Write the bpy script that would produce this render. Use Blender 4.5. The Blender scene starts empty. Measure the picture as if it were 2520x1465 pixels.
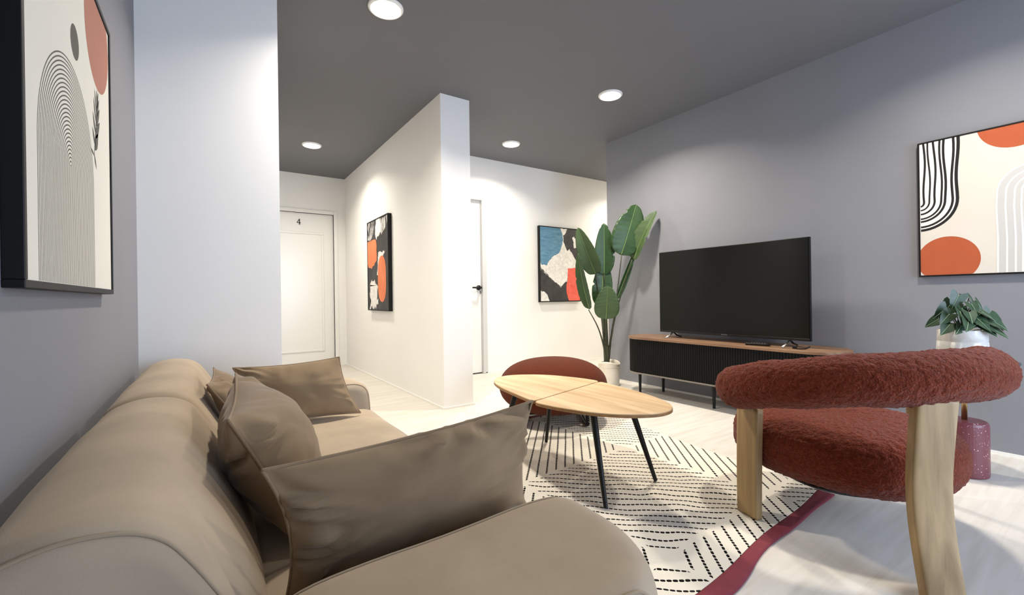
import bpy, bmesh, math, random
from mathutils import Vector, Matrix, noise
PI = math.pi
random.seed(7)
S = bpy.context.scene
COL = S.collection

# ------------------------------------------------------------------ camera
CAM_H = 0.9143
cam_d = bpy.data.cameras.new('camera')
cam_d.sensor_width = 36.0
cam_d.sensor_fit = 'HORIZONTAL'
cam_d.lens = 1093.27 * 36.0 / 2520.0
cam_d.clip_start = 0.02
cam = bpy.data.objects.new('camera', cam_d)
COL.objects.link(cam)
YAW, PITCH, ROLL = 0.5976, -0.0005, -0.0136
fw = Vector((math.sin(YAW) * math.cos(PITCH), math.cos(YAW) * math.cos(PITCH), math.sin(PITCH)))
rt = Vector((math.cos(YAW), -math.sin(YAW), 0))
up = rt.cross(fw)
r2 = rt * math.cos(ROLL) + up * math.sin(ROLL)
u2 = up * math.cos(ROLL) - rt * math.sin(ROLL)
cam.matrix_world = Matrix(((r2.x, u2.x, -fw.x, 0), (r2.y, u2.y, -fw.y, 0), (r2.z, u2.z, -fw.z, CAM_H), (0, 0, 0, 1)))
S.camera = cam

# ------------------------------------------------------------------ exposure, world, daylight
S.view_settings.view_transform = 'Standard'
S.view_settings.look = 'None'
S.view_settings.gamma = 1.0
S.view_settings.use_curve_mapping = False
S.view_settings.exposure = 0.20
W = bpy.data.worlds.new('daylight_sky')
S.world = W
W.use_nodes = True
W.node_tree.nodes['Background'].inputs[0].default_value = (0.55, 0.70, 1.0, 1)
W.node_tree.nodes['Background'].inputs[1].default_value = 1.5

WIN = dict(x0=1.30, x1=3.50, z0=0.15, z1=2.30)          # the window in the wall behind the camera
WY = -1.9
la = bpy.data.lights.new('window_daylight', 'AREA')
la.shape = 'RECTANGLE'
la.size = WIN['x1'] - WIN['x0'] - 0.1
la.size_y = WIN['z1'] - WIN['z0'] - 0.1
la.energy = 112.0
la.color = (0.66, 0.79, 1.0)
lo = bpy.data.objects.new('window_daylight', la)
lo.location = ((WIN['x0'] + WIN['x1']) / 2, WY - 0.2, (WIN['z0'] + WIN['z1']) / 2)
lo.rotation_euler = (PI / 2, 0, 0)
COL.objects.link(lo)
DOWNLIGHT_W = 30.0
DOWNLIGHT_COL = (1.0, 0.915, 0.79)
DOWNLIGHT_SPREAD = math.radians(140)

# ------------------------------------------------------------------ helpers
def wloc(o):
    v = Vector((0, 0, 0))
    while o is not None:
        v += o.location
        o = o.parent
    return v

def obj(name, verts, faces, m, parent=None, smooth=False, bevel=0.0, bseg=2, auto=None, sub=0, origin=None):
    me = bpy.data.meshes.new(name)
    off = wloc(parent) if parent is not None else (Vector(origin) if origin is not None else Vector((0, 0, 0)))
    me.from_pydata([tuple(Vector(v) - off) for v in verts], [], faces)
    bm = bmesh.new(); bm.from_mesh(me)
    bmesh.ops.recalc_face_normals(bm, faces=bm.faces)
    bm.to_mesh(me); bm.free()
    me.materials.append(m)
    o = bpy.data.objects.new(name, me)
    COL.objects.link(o)
    if parent is not None:
        o.parent = parent
    elif origin is not None:
        o.location = off
    if smooth:
        for p in me.polygons:
            p.use_smooth = True
    if bevel > 0:
        b = o.modifiers.new('bevel', 'BEVEL'); b.width = bevel; b.segments = bseg; b.limit_method = 'ANGLE'; b.angle_limit = math.radians(40)
        b.harden_normals = False
    if sub:
        s = o.modifiers.new('subdivision', 'SUBSURF'); s.levels = sub; s.render_levels = sub
    return o

def tag(o, label, cat, group=None, kind=None):
    o['label'] = label
    o['category'] = cat
    if group: o['group'] = group
    if kind: o['kind'] = kind
    return o

def thing(name, loc, label, cat, group=None, kind=None):
    o = bpy.data.objects.new(name, None)
    o.empty_display_size = 0.05
    o.location = loc
    COL.objects.link(o)
    return tag(o, label, cat, group, kind)

class MB:
    def __init__(self): self.v = []; self.f = []
    def add(self, v, f):
        n = len(self.v); self.v += [tuple(p) for p in v]; self.f += [tuple(i + n for i in q) for q in f]; return self
    def box(self, x0, x1, y0, y1, z0, z1):
        return self.add([(x0, y0, z0), (x1, y0, z0), (x1, y1, z0), (x0, y1, z0), (x0, y0, z1), (x1, y0, z1), (x1, y1, z1), (x0, y1, z1)],
                        [(0, 3, 2, 1), (4, 5, 6, 7), (0, 1, 5, 4), (1, 2, 6, 5), (2, 3, 7, 6), (3, 0, 4, 7)])
    def prism(self, pts, z0, z1):            # outline in x,y
        n = len(pts)
        v = [(p[0], p[1], z0) for p in pts] + [(p[0], p[1], z1) for p in pts]
        f = [tuple(range(n - 1, -1, -1)), tuple(range(n, 2 * n))] + [(i, (i + 1) % n, n + (i + 1) % n, n + i) for i in range(n)]
        return self.add(v, f)
    def lathe(self, prof, c, n=32, cap=True):  # prof: (r, z)
        v = []; f = []
        for r, z in prof:
            for k in range(n):
                a = 2 * PI * k / n; v.append((c[0] + r * math.cos(a), c[1] + r * math.sin(a), c[2] + z))
        for i in range(len(prof) - 1):
            for k in range(n):
                f.append((i * n + k, i * n + (k + 1) % n, (i + 1) * n + (k + 1) % n, (i + 1) * n + k))
        if cap:
            f.append(tuple(range(n - 1, -1, -1))); f.append(tuple((len(prof) - 1) * n + k for k in range(n)))
        return self.add(v, f)
    def tube(self, path, rad, n=10, flat=1.0, closed=False, upv=(0, 0, 1)):
        P = [Vector(p) for p in path]; m = len(P); v = []; f = []
        for i in range(m):
            r = rad[i] if isinstance(rad, (list, tuple)) else rad
            if closed: t = P[(i + 1) % m] - P[i - 1]
            else: t = P[min(i + 1, m - 1)] - P[max(i - 1, 0)]
            t.normalize()
            U = Vector(upv)
            s = t.cross(U)
            if s.length < 1e-3: s = t.cross(Vector((1, 0, 0)))
            s.normalize(); w = s.cross(t)
            for k in range(n):
                a = 2 * PI * k / n
                v.append(P[i] + s * (r * math.cos(a)) + w * (r * flat * math.sin(a)))
        for i in range(m if closed else m - 1):
            j = (i + 1) % m
            for k in range(n):
                f.append((i * n + k, i * n + (k + 1) % n, j * n + (k + 1) % n, j * n + k))
        if not closed:
            f.append(tuple(range(n - 1, -1, -1))); f.append(tuple((m - 1) * n + k for k in range(n)))
        return self.add(v, f)
    def build(self, name, m, parent=None, **k): return obj(name, self.v, self.f, m, parent, **k)

def spline(pts, n):                           # catmull-rom
    P = [Vector(p) for p in pts]; out = []
    for i in range(len(P) - 1):
        p0 = P[max(i - 1, 0)]; p1 = P[i]; p2 = P[i + 1]; p3 = P[min(i + 2, len(P) - 1)]
        for k in range(n):
            t = k / n
            out.append(0.5 * ((2 * p1) + (p2 - p0) * t + (2 * p0 - 5 * p1 + 4 * p2 - p3) * t * t + (3 * p1 - p0 - 3 * p2 + p3) * t ** 3))
    out.append(P[-1]); return out

def closed_spline(pts, n):
    P = [Vector((p[0], p[1], 0)) for p in pts]; m = len(P); out = []
    for i in range(m):
        p0, p1, p2, p3 = P[i - 1], P[i], P[(i + 1) % m], P[(i + 2) % m]
        for k in range(n):
            t = k / n
            q = 0.5 * ((2 * p1) + (p2 - p0) * t + (2 * p0 - 5 * p1 + 4 * p2 - p3) * t * t + (3 * p1 - p0 - 3 * p2 + p3) * t ** 3)
            out.append((q.x, q.y))
    return out

# ------------------------------------------------------------------ materials
def srgb(c):
    def g(x):
        x /= 255.0
        return x / 12.92 if x <= 0.04045 else ((x + 0.055) / 1.055) ** 2.4
    return (g(c[0]), g(c[1]), g(c[2]), 1.0)

def mat(name, col, rough=0.6, var=0.0, vscale=8.0, bump=0.0, bscale=60.0, metal=0.0, sheen=0.0, spec=0.5, stretch=(1, 1, 1), bdist=0.01, coat=0.0, col2=None, wr=0.0):
    m = bpy.data.materials.new(name); m.use_nodes = True
    nt = m.node_tree; N = nt.nodes; L = nt.links
    b = N['Principled BSDF']
    c = srgb(col)
    b.inputs['Base Color'].default_value = c
    b.inputs['Roughness'].default_value = rough
    b.inputs['Metallic'].default_value = metal
    b.inputs['Specular IOR Level'].default_value = spec
    if sheen:
        b.inputs['Sheen Weight'].default_value = sheen
        b.inputs['Sheen Roughness'].default_value = 0.4
    if coat:
        b.inputs['Coat Weight'].default_value = coat
    tc = N.new('ShaderNodeTexCoord'); mp = N.new('ShaderNodeMapping'); mp.inputs['Scale'].default_value = stretch
    L.new(tc.outputs['Object'], mp.inputs['Vector'])
    if var:
        n = N.new('ShaderNodeTexNoise'); n.inputs['Scale'].default_value = vscale; n.inputs['Detail'].default_value = 4
        L.new(mp.outputs[0], n.inputs['Vector'])
        mx = N.new('ShaderNodeMix'); mx.data_type = 'RGBA'
        k = 1 - var
        mx.inputs[6].default_value = srgb(col2) if col2 else (c[0] * k, c[1] * k, c[2] * k, 1)
        mx.inputs[7].default_value = c if col2 else (min(1, c[0] * (1 + var)), min(1, c[1] * (1 + var)), min(1, c[2] * (1 + var)), 1)
        rp = N.new('ShaderNodeMapRange'); rp.inputs[1].default_value = 0.3; rp.inputs[2].default_value = 0.7
        L.new(n.outputs[0], rp.inputs[0]); L.new(rp.outputs[0], mx.inputs[0]); L.new(mx.outputs[2], b.inputs['Base Color'])
    if bump:
        n2 = N.new('ShaderNodeTexNoise'); n2.inputs['Scale'].default_value = bscale; n2.inputs['Detail'].default_value = 3
        L.new(mp.outputs[0], n2.inputs['Vector'])
        bp = N.new('ShaderNodeBump'); bp.inputs['Strength'].default_value = bump; bp.inputs['Distance'].default_value = bdist
        L.new(n2.outputs[0], bp.inputs['Height']); L.new(bp.outputs[0], b.inputs['Normal'])
        if wr:                                  # soft creases in cloth
            n3 = N.new('ShaderNodeTexNoise'); n3.inputs['Scale'].default_value = 7; n3.inputs['Detail'].default_value = 2; n3.inputs['Distortion'].default_value = 0.3
            L.new(mp.outputs[0], n3.inputs['Vector'])
            b3 = N.new('ShaderNodeBump'); b3.inputs['Strength'].default_value = wr; b3.inputs['Distance'].default_value = 0.02
            L.new(n3.outputs[0], b3.inputs['Height']); L.new(b3.outputs[0], bp.inputs['Normal'])
    return m

def wood(name, c1, c2, axis=0, scale=1.0, rough=0.45):
    m = bpy.data.materials.new(name); m.use_nodes = True
    nt = m.node_tree; N = nt.nodes; L = nt.links; b = N['Principled BSDF']
    tc = N.new('ShaderNodeTexCoord'); mp = N.new('ShaderNodeMapping')
    sc = [28 * scale] * 3; sc[axis] = 1.6 * scale
    mp.inputs['Scale'].default_value = sc
    L.new(tc.outputs['Object'], mp.inputs['Vector'])
    n = N.new('ShaderNodeTexNoise'); n.inputs['Scale'].default_value = 1.0; n.inputs['Detail'].default_value = 6; n.inputs['Distortion'].default_value = 0.6
    L.new(mp.outputs[0], n.inputs['Vector'])
    n3 = N.new('ShaderNodeTexNoise'); n3.inputs['Scale'].default_value = 3.0
    L.new(tc.outputs['Object'], n3.inputs['Vector'])
    ad = N.new('ShaderNodeMath'); ad.operation = 'MULTIPLY_ADD'; ad.inputs[1].default_value = 0.35
    L.new(n3.outputs[0], ad.inputs[0]); L.new(n.outputs[0], ad.inputs[2])
    rp = N.new('ShaderNodeValToRGB')
    rp.color_ramp.elements[0].position = 0.48; rp.color_ramp.elements[0].color = srgb(c1)
    rp.color_ramp.elements[1].position = 0.86; rp.color_ramp.elements[1].color = srgb(c2)
    L.new(ad.outputs[0], rp.inputs[0]); L.new(rp.outputs[0], b.inputs['Base Color'])
    b.inputs['Roughness'].default_value = rough
    bp = N.new('ShaderNodeBump'); bp.inputs['Strength'].default_value = 0.06; bp.inputs['Distance'].default_value = 0.003
    L.new(n.outputs[0], bp.inputs['Height']); L.new(bp.outputs[0], b.inputs['Normal'])
    return m

def emis(name, col, s):
    m = bpy.data.materials.new(name); m.use_nodes = True
    N = m.node_tree.nodes; L = m.node_tree.links
    b = N['Principled BSDF']
    b.inputs['Base Color'].default_value = (0.9, 0.9, 0.9, 1)
    b.inputs['Emission Color'].default_value = (col[0], col[1], col[2], 1)
    b.inputs['Emission Strength'].default_value = s
    return m

def boucle(name, col):
    m = bpy.data.materials.new(name); m.use_nodes = True
    N = m.node_tree.nodes; L = m.node_tree.links; b = N['Principled BSDF']
    tc = N.new('ShaderNodeTexCoord')
    vo = N.new('ShaderNodeTexVoronoi'); vo.inputs['Scale'].default_value = 130
    n = N.new('ShaderNodeTexNoise'); n.inputs['Scale'].default_value = 90; n.inputs['Detail'].default_value = 4; n.inputs['Distortion'].default_value = 1.5
    L.new(tc.outputs['Object'], n.inputs['Vector']); L.new(tc.outputs['Object'], vo.inputs['Vector'])
    ad = N.new('ShaderNodeMath'); ad.operation = 'SUBTRACT'; L.new(n.outputs[0], ad.inputs[0])
    mu = N.new('ShaderNodeMath'); mu.operation = 'MULTIPLY'; mu.inputs[1].default_value = 0.5; L.new(vo.outputs['Distance'], mu.inputs[0]); L.new(mu.outputs[0], ad.inputs[1])
    c = srgb(col)
    mx = N.new('ShaderNodeMix'); mx.data_type = 'RGBA'
    mx.inputs[6].default_value = (c[0] * .72, c[1] * .68, c[2] * .66, 1); mx.inputs[7].default_value = (min(1, c[0] * 1.2), c[1] * 1.2, c[2] * 1.2, 1)
    mr = N.new('ShaderNodeMapRange'); mr.inputs[1].default_value = 0.1; mr.inputs[2].default_value = 0.5
    L.new(ad.outputs[0], mr.inputs[0]); L.new(mr.outputs[0], mx.inputs[0]); L.new(mx.outputs[2], b.inputs['Base Color'])
    bp = N.new('ShaderNodeBump'); bp.inputs['Strength'].default_value = 0.9; bp.inputs['Distance'].default_value = 0.006
    L.new(ad.outputs[0], bp.inputs['Height']); L.new(bp.outputs[0], b.inputs['Normal'])
    b.inputs['Roughness'].default_value = 0.95
    b.inputs['Specular IOR Level'].default_value = 0.1
    b.inputs['Sheen Weight'].default_value = 0.15
    b.inputs['Sheen Roughness'].default_value = 0.5
    return m

M = {}
M['grey_wall'] = mat('grey_wall_paint', (131, 132, 138), 0.75, var=0.02, vscale=3, bump=0.05, bscale=350, bdist=0.002)
M['grey_ceiling'] = mat('grey_ceiling_paint', (107, 108, 112), 0.8, var=0.02, vscale=2, bump=0.04, bscale=300, bdist=0.002)
M['white_wall'] = mat('white_wall_paint', (237, 236, 233), 0.6, var=0.01, vscale=2, bump=0.05, bscale=250, bdist=0.002)
M['white_gloss'] = mat('white_gloss_paint', (236, 235, 231), 0.22)
M['skirting'] = mat('skirting_white', (235, 233, 228), 0.4)
M['black_metal'] = mat('black_metal', (9, 9, 9), 0.45, spec=0.3)
M['black_frame'] = mat('black_frame_wood', (12, 11, 12), 0.5, spec=0.3)
M['fabric'] = mat('taupe_suede', (170, 153, 131), 0.9, wr=.10, var=0.12, vscale=5, bump=0.12, bscale=420, bdist=0.002, sheen=0.12, spec=0.15)
M['fabric_dark'] = mat('taupe_velvet', (134, 113, 87), 0.8, wr=.10, var=0.16, vscale=6, bump=0.10, bscale=380, bdist=0.002, sheen=0.22, spec=0.2)
M['seam'] = mat('seam_cord', (160, 142, 118), 0.9)
M['rust'] = boucle('rust_boucle', (112, 47, 25))
M['rust_smooth'] = mat('rust_wool', (86, 40, 23), 0.95, var=0.12, vscale=60, bump=0.25, bscale=300, bdist=0.003, sheen=0.05, spec=0.1, stretch=(1, 1, 3))
M['oak'] = wood('oak_veneer', (180, 146, 104), (216, 187, 146), axis=1, scale=0.7, rough=0.5)
M['oak_edge'] = mat('plywood_edge', (150, 112, 70), 0.6, var=0.15, vscale=40)
M['ash'] = wood('ash_leg', (134, 108, 70), (174, 146, 102), axis=2, scale=1.0, rough=0.5)
M['walnut'] = wood('walnut_top', (104, 76, 56), (150, 116, 88), axis=1, scale=0.9, rough=0.4)
M['black_wood'] = mat('black_slats', (13, 12, 11), 0.6, spec=0.2)
M['pale_edge'] = mat('pale_edge', (120, 112, 104), 0.5)
M['screen'] = mat('screen_glass', (8, 8, 7), 0.16, spec=0.22)
M['plastic_black'] = mat('black_plastic', (10, 10, 10), 0.3, spec=0.35)
M['chrome'] = mat('brushed_chrome', (200, 196, 188), 0.25, metal=1.0)
M['brass'] = mat('brass_tube', (190, 160, 110), 0.3, metal=1.0)
M['leaf'] = mat('leaf_green', (40, 68, 30), 0.42, var=0.22, vscale=9, stretch=(1, 1, 1))
M['leaf_back'] = mat('leaf_pale_green', (66, 88, 50), 0.55, var=0.15, vscale=9)
M['rib'] = mat('leaf_rib', (104, 128, 74), 0.5)
M['stem'] = mat('plant_stem', (58, 60, 38), 0.6, var=0.2, vscale=30)
M['small_leaf'] = mat('small_leaf_green', (42, 66, 44), 0.4, var=0.3, vscale=40)
M['small_vein'] = mat('small_leaf_vein', (128, 156, 126), 0.5)
M['soil'] = mat('soil', (30, 24, 20), 0.95, bump=0.6, bscale=120)
M['pot'] = mat('white_fabric_pot', (216, 208, 192), 0.85, var=0.06, vscale=14, bump=0.3, bscale=60, bdist=0.004)
M['pot2'] = mat('washed_ceramic', (222, 222, 220), 0.5, var=0.12, vscale=16, col2=(190, 184, 172))
M['table_dark'] = mat('dark_tray', (70, 70, 74), 0.4)
M['key'] = mat('key_steel', (150, 150, 150), 0.3, metal=1.0)

def terrazzo():
    m = bpy.data.materials.new('red_terrazzo'); m.use_nodes = True
    N = m.node_tree.nodes; L = m.node_tree.links; b = N['Principled BSDF']
    tc = N.new('ShaderNodeTexCoord'); vo = N.new('ShaderNodeTexVoronoi'); vo.inputs['Scale'].default_value = 105
    L.new(tc.outputs['Object'], vo.inputs['Vector'])
    r = N.new('ShaderNodeValToRGB'); r.color_ramp.interpolation = 'CONSTANT'
    e = r.color_ramp.elements; e[0].position = 0; e[0].color = srgb((225, 200, 200)); e[1].position = 0.24; e[1].color = srgb((112, 58, 66))
    sp = N.new('ShaderNodeSeparateColor'); L.new(vo.outputs['Color'], sp.inputs[0])
    ad = N.new('ShaderNodeMath'); ad.operation = 'MULTIPLY_ADD'; ad.inputs[1].default_value = 0.25
    L.new(sp.outputs[0], ad.inputs[0]); L.new(vo.outputs['Distance'], ad.inputs[2])
    L.new(ad.outputs[0], r.inputs[0]); L.new(r.outputs[0], b.inputs['Base Color'])
    b.inputs['Roughness'].default_value = 0.35
    return m
M['terrazzo'] = terrazzo()

def floor_mat():
    m = bpy.data.materials.new('pale_vinyl_boards'); m.use_nodes = True
    N = m.node_tree.nodes; L = m.node_tree.links; b = N['Principled BSDF']
    tc = N.new('ShaderNodeTexCoord')
    mp = N.new('ShaderNodeMapping'); mp.inputs['Scale'].default_value = (1.2, 14, 1)
    L.new(tc.outputs['Object'], mp.inputs[0])
    n = N.new('ShaderNodeTexNoise'); n.inputs['Scale'].default_value = 1.6; n.inputs['Detail'].default_value = 7; n.inputs['Distortion'].default_value = 0.8
    L.new(mp.outputs[0], n.inputs['Vector'])
    br = N.new('ShaderNodeTexBrick'); br.inputs['Scale'].default_value = 1.0
    br.inputs['Brick Width'].default_value = 1.22; br.inputs['Row Height'].default_value = 0.18; br.inputs['Mortar Size'].default_value = 0.0012
    br.inputs['Color1'].default_value = (0.46, 0.46, 0.46, 1); br.inputs['Color2'].default_value = (0.54, 0.54, 0.54, 1); br.inputs['Mortar'].default_value = (0.40, 0.40, 0.40, 1)
    L.new(tc.outputs['Object'], br.inputs['Vector'])
    ad = N.new('ShaderNodeMath'); ad.operation = 'ADD'
    L.new(n.outputs[0], ad.inputs[0]); L.new(br.outputs['Color'], ad.inputs[1])
    r = N.new('ShaderNodeValToRGB')
    e = r.color_ramp.elements; e[0].position = 0.72; e[0].color = srgb((204, 198, 187)); e[1].position = 1.12; e[1].color = srgb((219, 214, 205))
    mr = N.new('ShaderNodeMapRange'); mr.inputs[1].default_value = 0.75; mr.inputs[2].default_value = 1.25
    e[0].position = 0.1; e[1].position = 0.8
    L.new(ad.outputs[0], mr.inputs[0]); L.new(mr.outputs[0], r.inputs[0]); L.new(r.outputs[0], b.inputs['Base Color'])
    b.inputs['Roughness'].default_value = 0.42
    b.inputs['Specular IOR Level'].default_value = 0.4
    bp = N.new('ShaderNodeBump'); bp.inputs['Strength'].default_value = 0.05; bp.inputs['Distance'].default_value = 0.002
    L.new(ad.outputs[0], bp.inputs['Height']); L.new(bp.outputs[0], b.inputs['Normal'])
    return m
M['floor'] = floor_mat()

# ------------------------------------------------------------------ the setting
H = 2.60
XR = 3.642          # TV wall
XL = -0.280          # wall behind the sofa
YC = 2.720          # front of the white wall left of the corridor
XC = 0.323
XB0, XB1 = 1.583, 1.853   # partition
YP = 3.333
YF1 = 6.462         # far wall with door 4
YF2 = 4.62          # far wall of the right corridor
YT = 3.462          # end of the TV wall
XE = 6.2

def struct(name, mb, m, label, cat='wall', **k):
    o = mb.build(name, m, **k)
    return tag(o, label, cat, kind='structure')

struct('floor', MB().box(XL - .2, XE + .2, WY - .2, YF1 + .3, -0.1, 0.0), M['floor'], 'pale washed wood-look floor of the whole room and corridors', 'floor')
struct('ceiling', MB().box(XL - .2, XE + .2, WY - .2, YF1 + .3, H, H + 0.1), M['grey_ceiling'], 'flat dark grey painted ceiling with round downlights', 'ceiling')
struct('wall_left', MB().box(XL - .2, XL, WY, YC, 0, H), M['grey_wall'], 'grey painted wall behind the sofa with the arch print')
struct('wall_corridor_left', MB().box(XL - .2, XC, YC, YF1, 0, H), M['white_wall'], 'white wall block at the end of the sofa left of the corridor')
struct('wall_partition', MB().box(XB0, XB1, YP, YF1, 0, H), M['white_wall'], 'white partition wall between the two corridors')
struct('wall_right', MB().box(XR, XR + .15, WY, YT, 0, H), M['grey_wall'], 'grey painted wall behind the television')
struct('wall_corridor_right', MB().box(XR + .15, XE, YT - .15, YT, 0, H), M['white_wall'], 'white corridor wall turning away behind the television wall')
struct('wall_corridor_end', MB().box(XE, XE + .2, YT - .15, YF2, 0, H), M['white_wall'], 'white end wall of the right hand corridor')
# far wall of the right corridor with its door opening
DX0, DX1, DH = 1.90, 2.745, 2.115
struct('wall_far_right', MB().box(XB1, DX0, YF2, YF2 + .15, 0, H).box(DX1, XE + .2, YF2, YF2 + .15, 0, H).box(DX0, DX1, YF2, YF2 + .15, DH, H), M['white_wall'],
       'white corridor wall with the blue and red painting')
# far wall with door 4
EX0, EX1, EH = 0.60, 1.43, 2.085
struct('wall_far_left', MB().box(XL - .2, EX0, YF1, YF1 + .15, 0, H).box(EX1, XB1, YF1, YF1 + .15, 0, H).box(EX0, EX1, YF1, YF1 + .15, EH, H), M['white_wall'],
       'white wall around the door numbered 4')
# wall behind the camera with a wide window
struct('wall_back', MB().box(XL - .2, WIN['x0'], WY - .15, WY, 0, H).box(WIN['x1'], XR + .15, WY - .15, WY, 0, H)
       .box(WIN['x0'], WIN['x1'], WY - .15, WY, 0, WIN['z0']).box(WIN['x0'], WIN['x1'], WY - .15, WY, WIN['z1'], H), M['white_wall'], 'white wall with the wide window opposite the corridors')
wn = thing('window_1', ((WIN['x0'] + WIN['x1']) / 2, WY - .1, WIN['z0']), 'wide two-pane window letting daylight into the room', 'window', kind='structure')
fr = MB(); t = 0.05
fr.box(WIN['x0'], WIN['x1'], WY - .12, WY - .06, WIN['z0'], WIN['z0'] + t).box(WIN['x0'], WIN['x1'], WY - .12, WY - .06, WIN['z1'] - t, WIN['z1'])
for x in (WIN['x0'], (WIN['x0'] + WIN['x1'] - t) / 2, WIN['x1'] - t):
    fr.box(x, x + t, WY - .12, WY - .06, WIN['z0'] + t, WIN['z1'] - t)
fr.build('window_frame', M['white_gloss'], wn)
def glass():
    m = bpy.data.materials.new('window_glass'); m.use_nodes = True
    N = m.node_tree.nodes; L = m.node_tree.links
    tr = N.new('ShaderNodeBsdfTransparent'); gl = N.new('ShaderNodeBsdfGlossy'); gl.inputs['Roughness'].default_value = 0.02
    mx = N.new('ShaderNodeMixShader'); mx.inputs[0].default_value = 0.06
    L.new(tr.outputs[0], mx.inputs[1]); L.new(gl.outputs[0], mx.inputs[2]); L.new(mx.outputs[0], N['Material Output'].inputs[0])
    return m
M['glass'] = glass()
xm = (WIN['x0'] + WIN['x1']) / 2
for x0, x1 in ((WIN['x0'] + t, xm - t / 2), (xm + t / 2, WIN['x1'] - t)):
    MB().box(x0, x1, WY - .092, WY - .088, WIN['z0'] + t, WIN['z1'] - t).build('pane', M['glass'], wn)

# skirting lines
def skirt(name, mb, label): return struct(name, mb, M['skirting'], label, 'baseboard')
s = 0.012
skirt('baseboard_partition', MB().box(XB0 - s, XB0 + .006, YP, YF1, 0, .016).box(XB0 - s, XB1 + s, YP - s, YP + .0, 0, .016).box(XB1, XB1 + s, YP, YF2, 0, .016), 'thin white floor strip around the partition wall')
skirt('baseboard_right', MB().box(XR - s, XR, WY, YT, 0, .016), 'thin pale floor strip along the television wall')
skirt('baseboard_far_right', MB().box(DX1, XE, YF2 - s, YF2, 0, .016), 'thin white floor strip under the blue and red painting')
skirt('baseboard_far_left', MB().box(EX1 + .05, XB0 - s, YF1 - s, YF1, 0, .016), 'thin white floor strip beside the door numbered 4')

# doors
d1 = thing('door_1', ((EX0 + EX1) / 2, YF1 + .02, 0), 'cream panelled door with a black number 4', 'door', kind='structure')
MB().box(EX0 - .05, EX0, YF1 - .012, YF1 + .06, 0, EH + .05).box(EX1, EX1 + .05, YF1 - .012, YF1 + .06, 0, EH + .05).box(EX0, EX1, YF1 - .012, YF1 + .06, EH, EH + .05).build('door_frame', M['white_gloss'], d1, bevel=0.004)
lf = MB().box(EX0, EX1, YF1 + .03, YF1 + .07, .006, EH).build('door_leaf', M['white_gloss'], d1, bevel=0.003)
def moulding(x0, x1, z0, z1, y, parent, w=.028, name='panel_moulding'):
    mb = MB()
    for a0, a1, b0, b1 in ((x0, x1, z0, z0 + w), (x0, x1, z1 - w, z1), (x0, x0 + w, z0 + w, z1 - w), (x1 - w, x1, z0 + w, z1 - w)):
        mb.box(a0, a1, y - .012, y + .002, b0, b1)
    return mb.build(name, M['white_gloss'], parent, bevel=0.007, bseg=3)
moulding(EX0 + .13, EX1 - .13, .215, EH - .255, YF1 + .03, lf)
# the figure 4, cut as a flat shape with a thick stem and thin strokes
nx, nz, nh, ny = 0.995, 1.925, 0.075, YF1 + .03
def four():
    def p(a, b): return (nx - nh * .33 + a * nh, ny - .004, nz + b * nh)
    q = [[(0.36, 0), (0.50, 0), (0.50, 1.0), (0.36, 1.0)],                       # stem
         [(0.0, .27), (0.68, .27), (0.68, .37), (0.0, .37)],                     # bar
         [(0.0, .37), (0.10, .37), (0.50, 1.0), (0.38, 1.0)],                    # diagonal
         [(0.27, 0), (0.59, 0), (0.59, .04), (0.27, .04)]]                       # foot
    mb = MB()
    for s4 in q:
        a = [p(*k) for k in s4]; b = [(v[0], v[1] + .004, v[2]) for v in a]
        mb.add(a + b, [(0, 1, 2, 3), (7, 6, 5, 4), (0, 4, 5, 1), (1, 5, 6, 2), (2, 6, 7, 3), (3, 7, 4, 0)])
    o = mb.build('door_number', M['black_metal'], lf); o['label'] = 'black number 4'
four()

d2 = thing('door_2', ((DX0 + DX1) / 2, YF2 + .03, 0), 'white corridor door with a black lever handle', 'door', kind='structure')
MB().box(DX0 - .04, DX0 + .03, YF2 - .012, YF2 + .07, 0, DH + .04).box(DX1 - .03, DX1 + .03, YF2 - .012, YF2 + .07, 0, DH + .03).box(DX0 + .03, DX1 - .03, YF2 - .012, YF2 + .07, DH - .03, DH + .03).build('door_frame', mat('door_frame_grey', (205, 204, 202), 0.35), d2, bevel=0.006)
lf2 = MB().box(DX0 + .030, DX1 - .030, YF2 + .035, YF2 + .075, .012, DH - .030).build('door_leaf', M['white_gloss'], d2, bevel=0.003)
moulding(DX0 + .16, DX1 - .15, .28, .86, YF2 + .035, lf2)
moulding(DX0 + .16, DX1 - .15, 1.05, DH - .19, YF2 + .035, lf2)
MB().box(DX0 + .03, DX1 - .03, YF2 + .03, YF2 + .07, 0.0005, .011).build('gap_shade_strip', mat('gap_shade_dark', (60, 58, 54), 0.8), d2)  # dark-coloured strip painted in for the shade in the gap under the leaf
hx, hz = 2.680, 1.035
hb = MB()
def yl(mb, x, z, r, y0, y1, n=20):
    v = [(x + r * math.cos(2 * PI * k / n), y, z + r * math.sin(2 * PI * k / n)) for y in (y0, y1) for k in range(n)]
    mb.add(v, [tuple(range(n)), tuple(range(2 * n - 1, n - 1, -1))] + [(k, n + k, n + (k + 1) % n, (k + 1) % n) for k in range(n)])
yl(hb, hx, hz, .030, YF2 + .024, YF2 + .0352); yl(hb, hx, hz, .012, YF2 - .03, YF2 + .03)
hb.tube([(hx + .006, YF2 - .03, hz), (hx - .05, YF2 - .033, hz), (hx - .115, YF2 - .03, hz)], [.011, .010, .009], 12)
hh = hb.build('door_handle', M['black_metal'], lf2, smooth=True); hh['label'] = 'black lever handle'
MB().box(hx + .012, hx + .026, YF2 + .015, YF2 + .018, hz - .075, hz - .035).box(hx + .016, hx + .022, YF2 + .016, YF2 + .034, hz - .04, hz - .034).build('key', M['key'], lf2)

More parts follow.
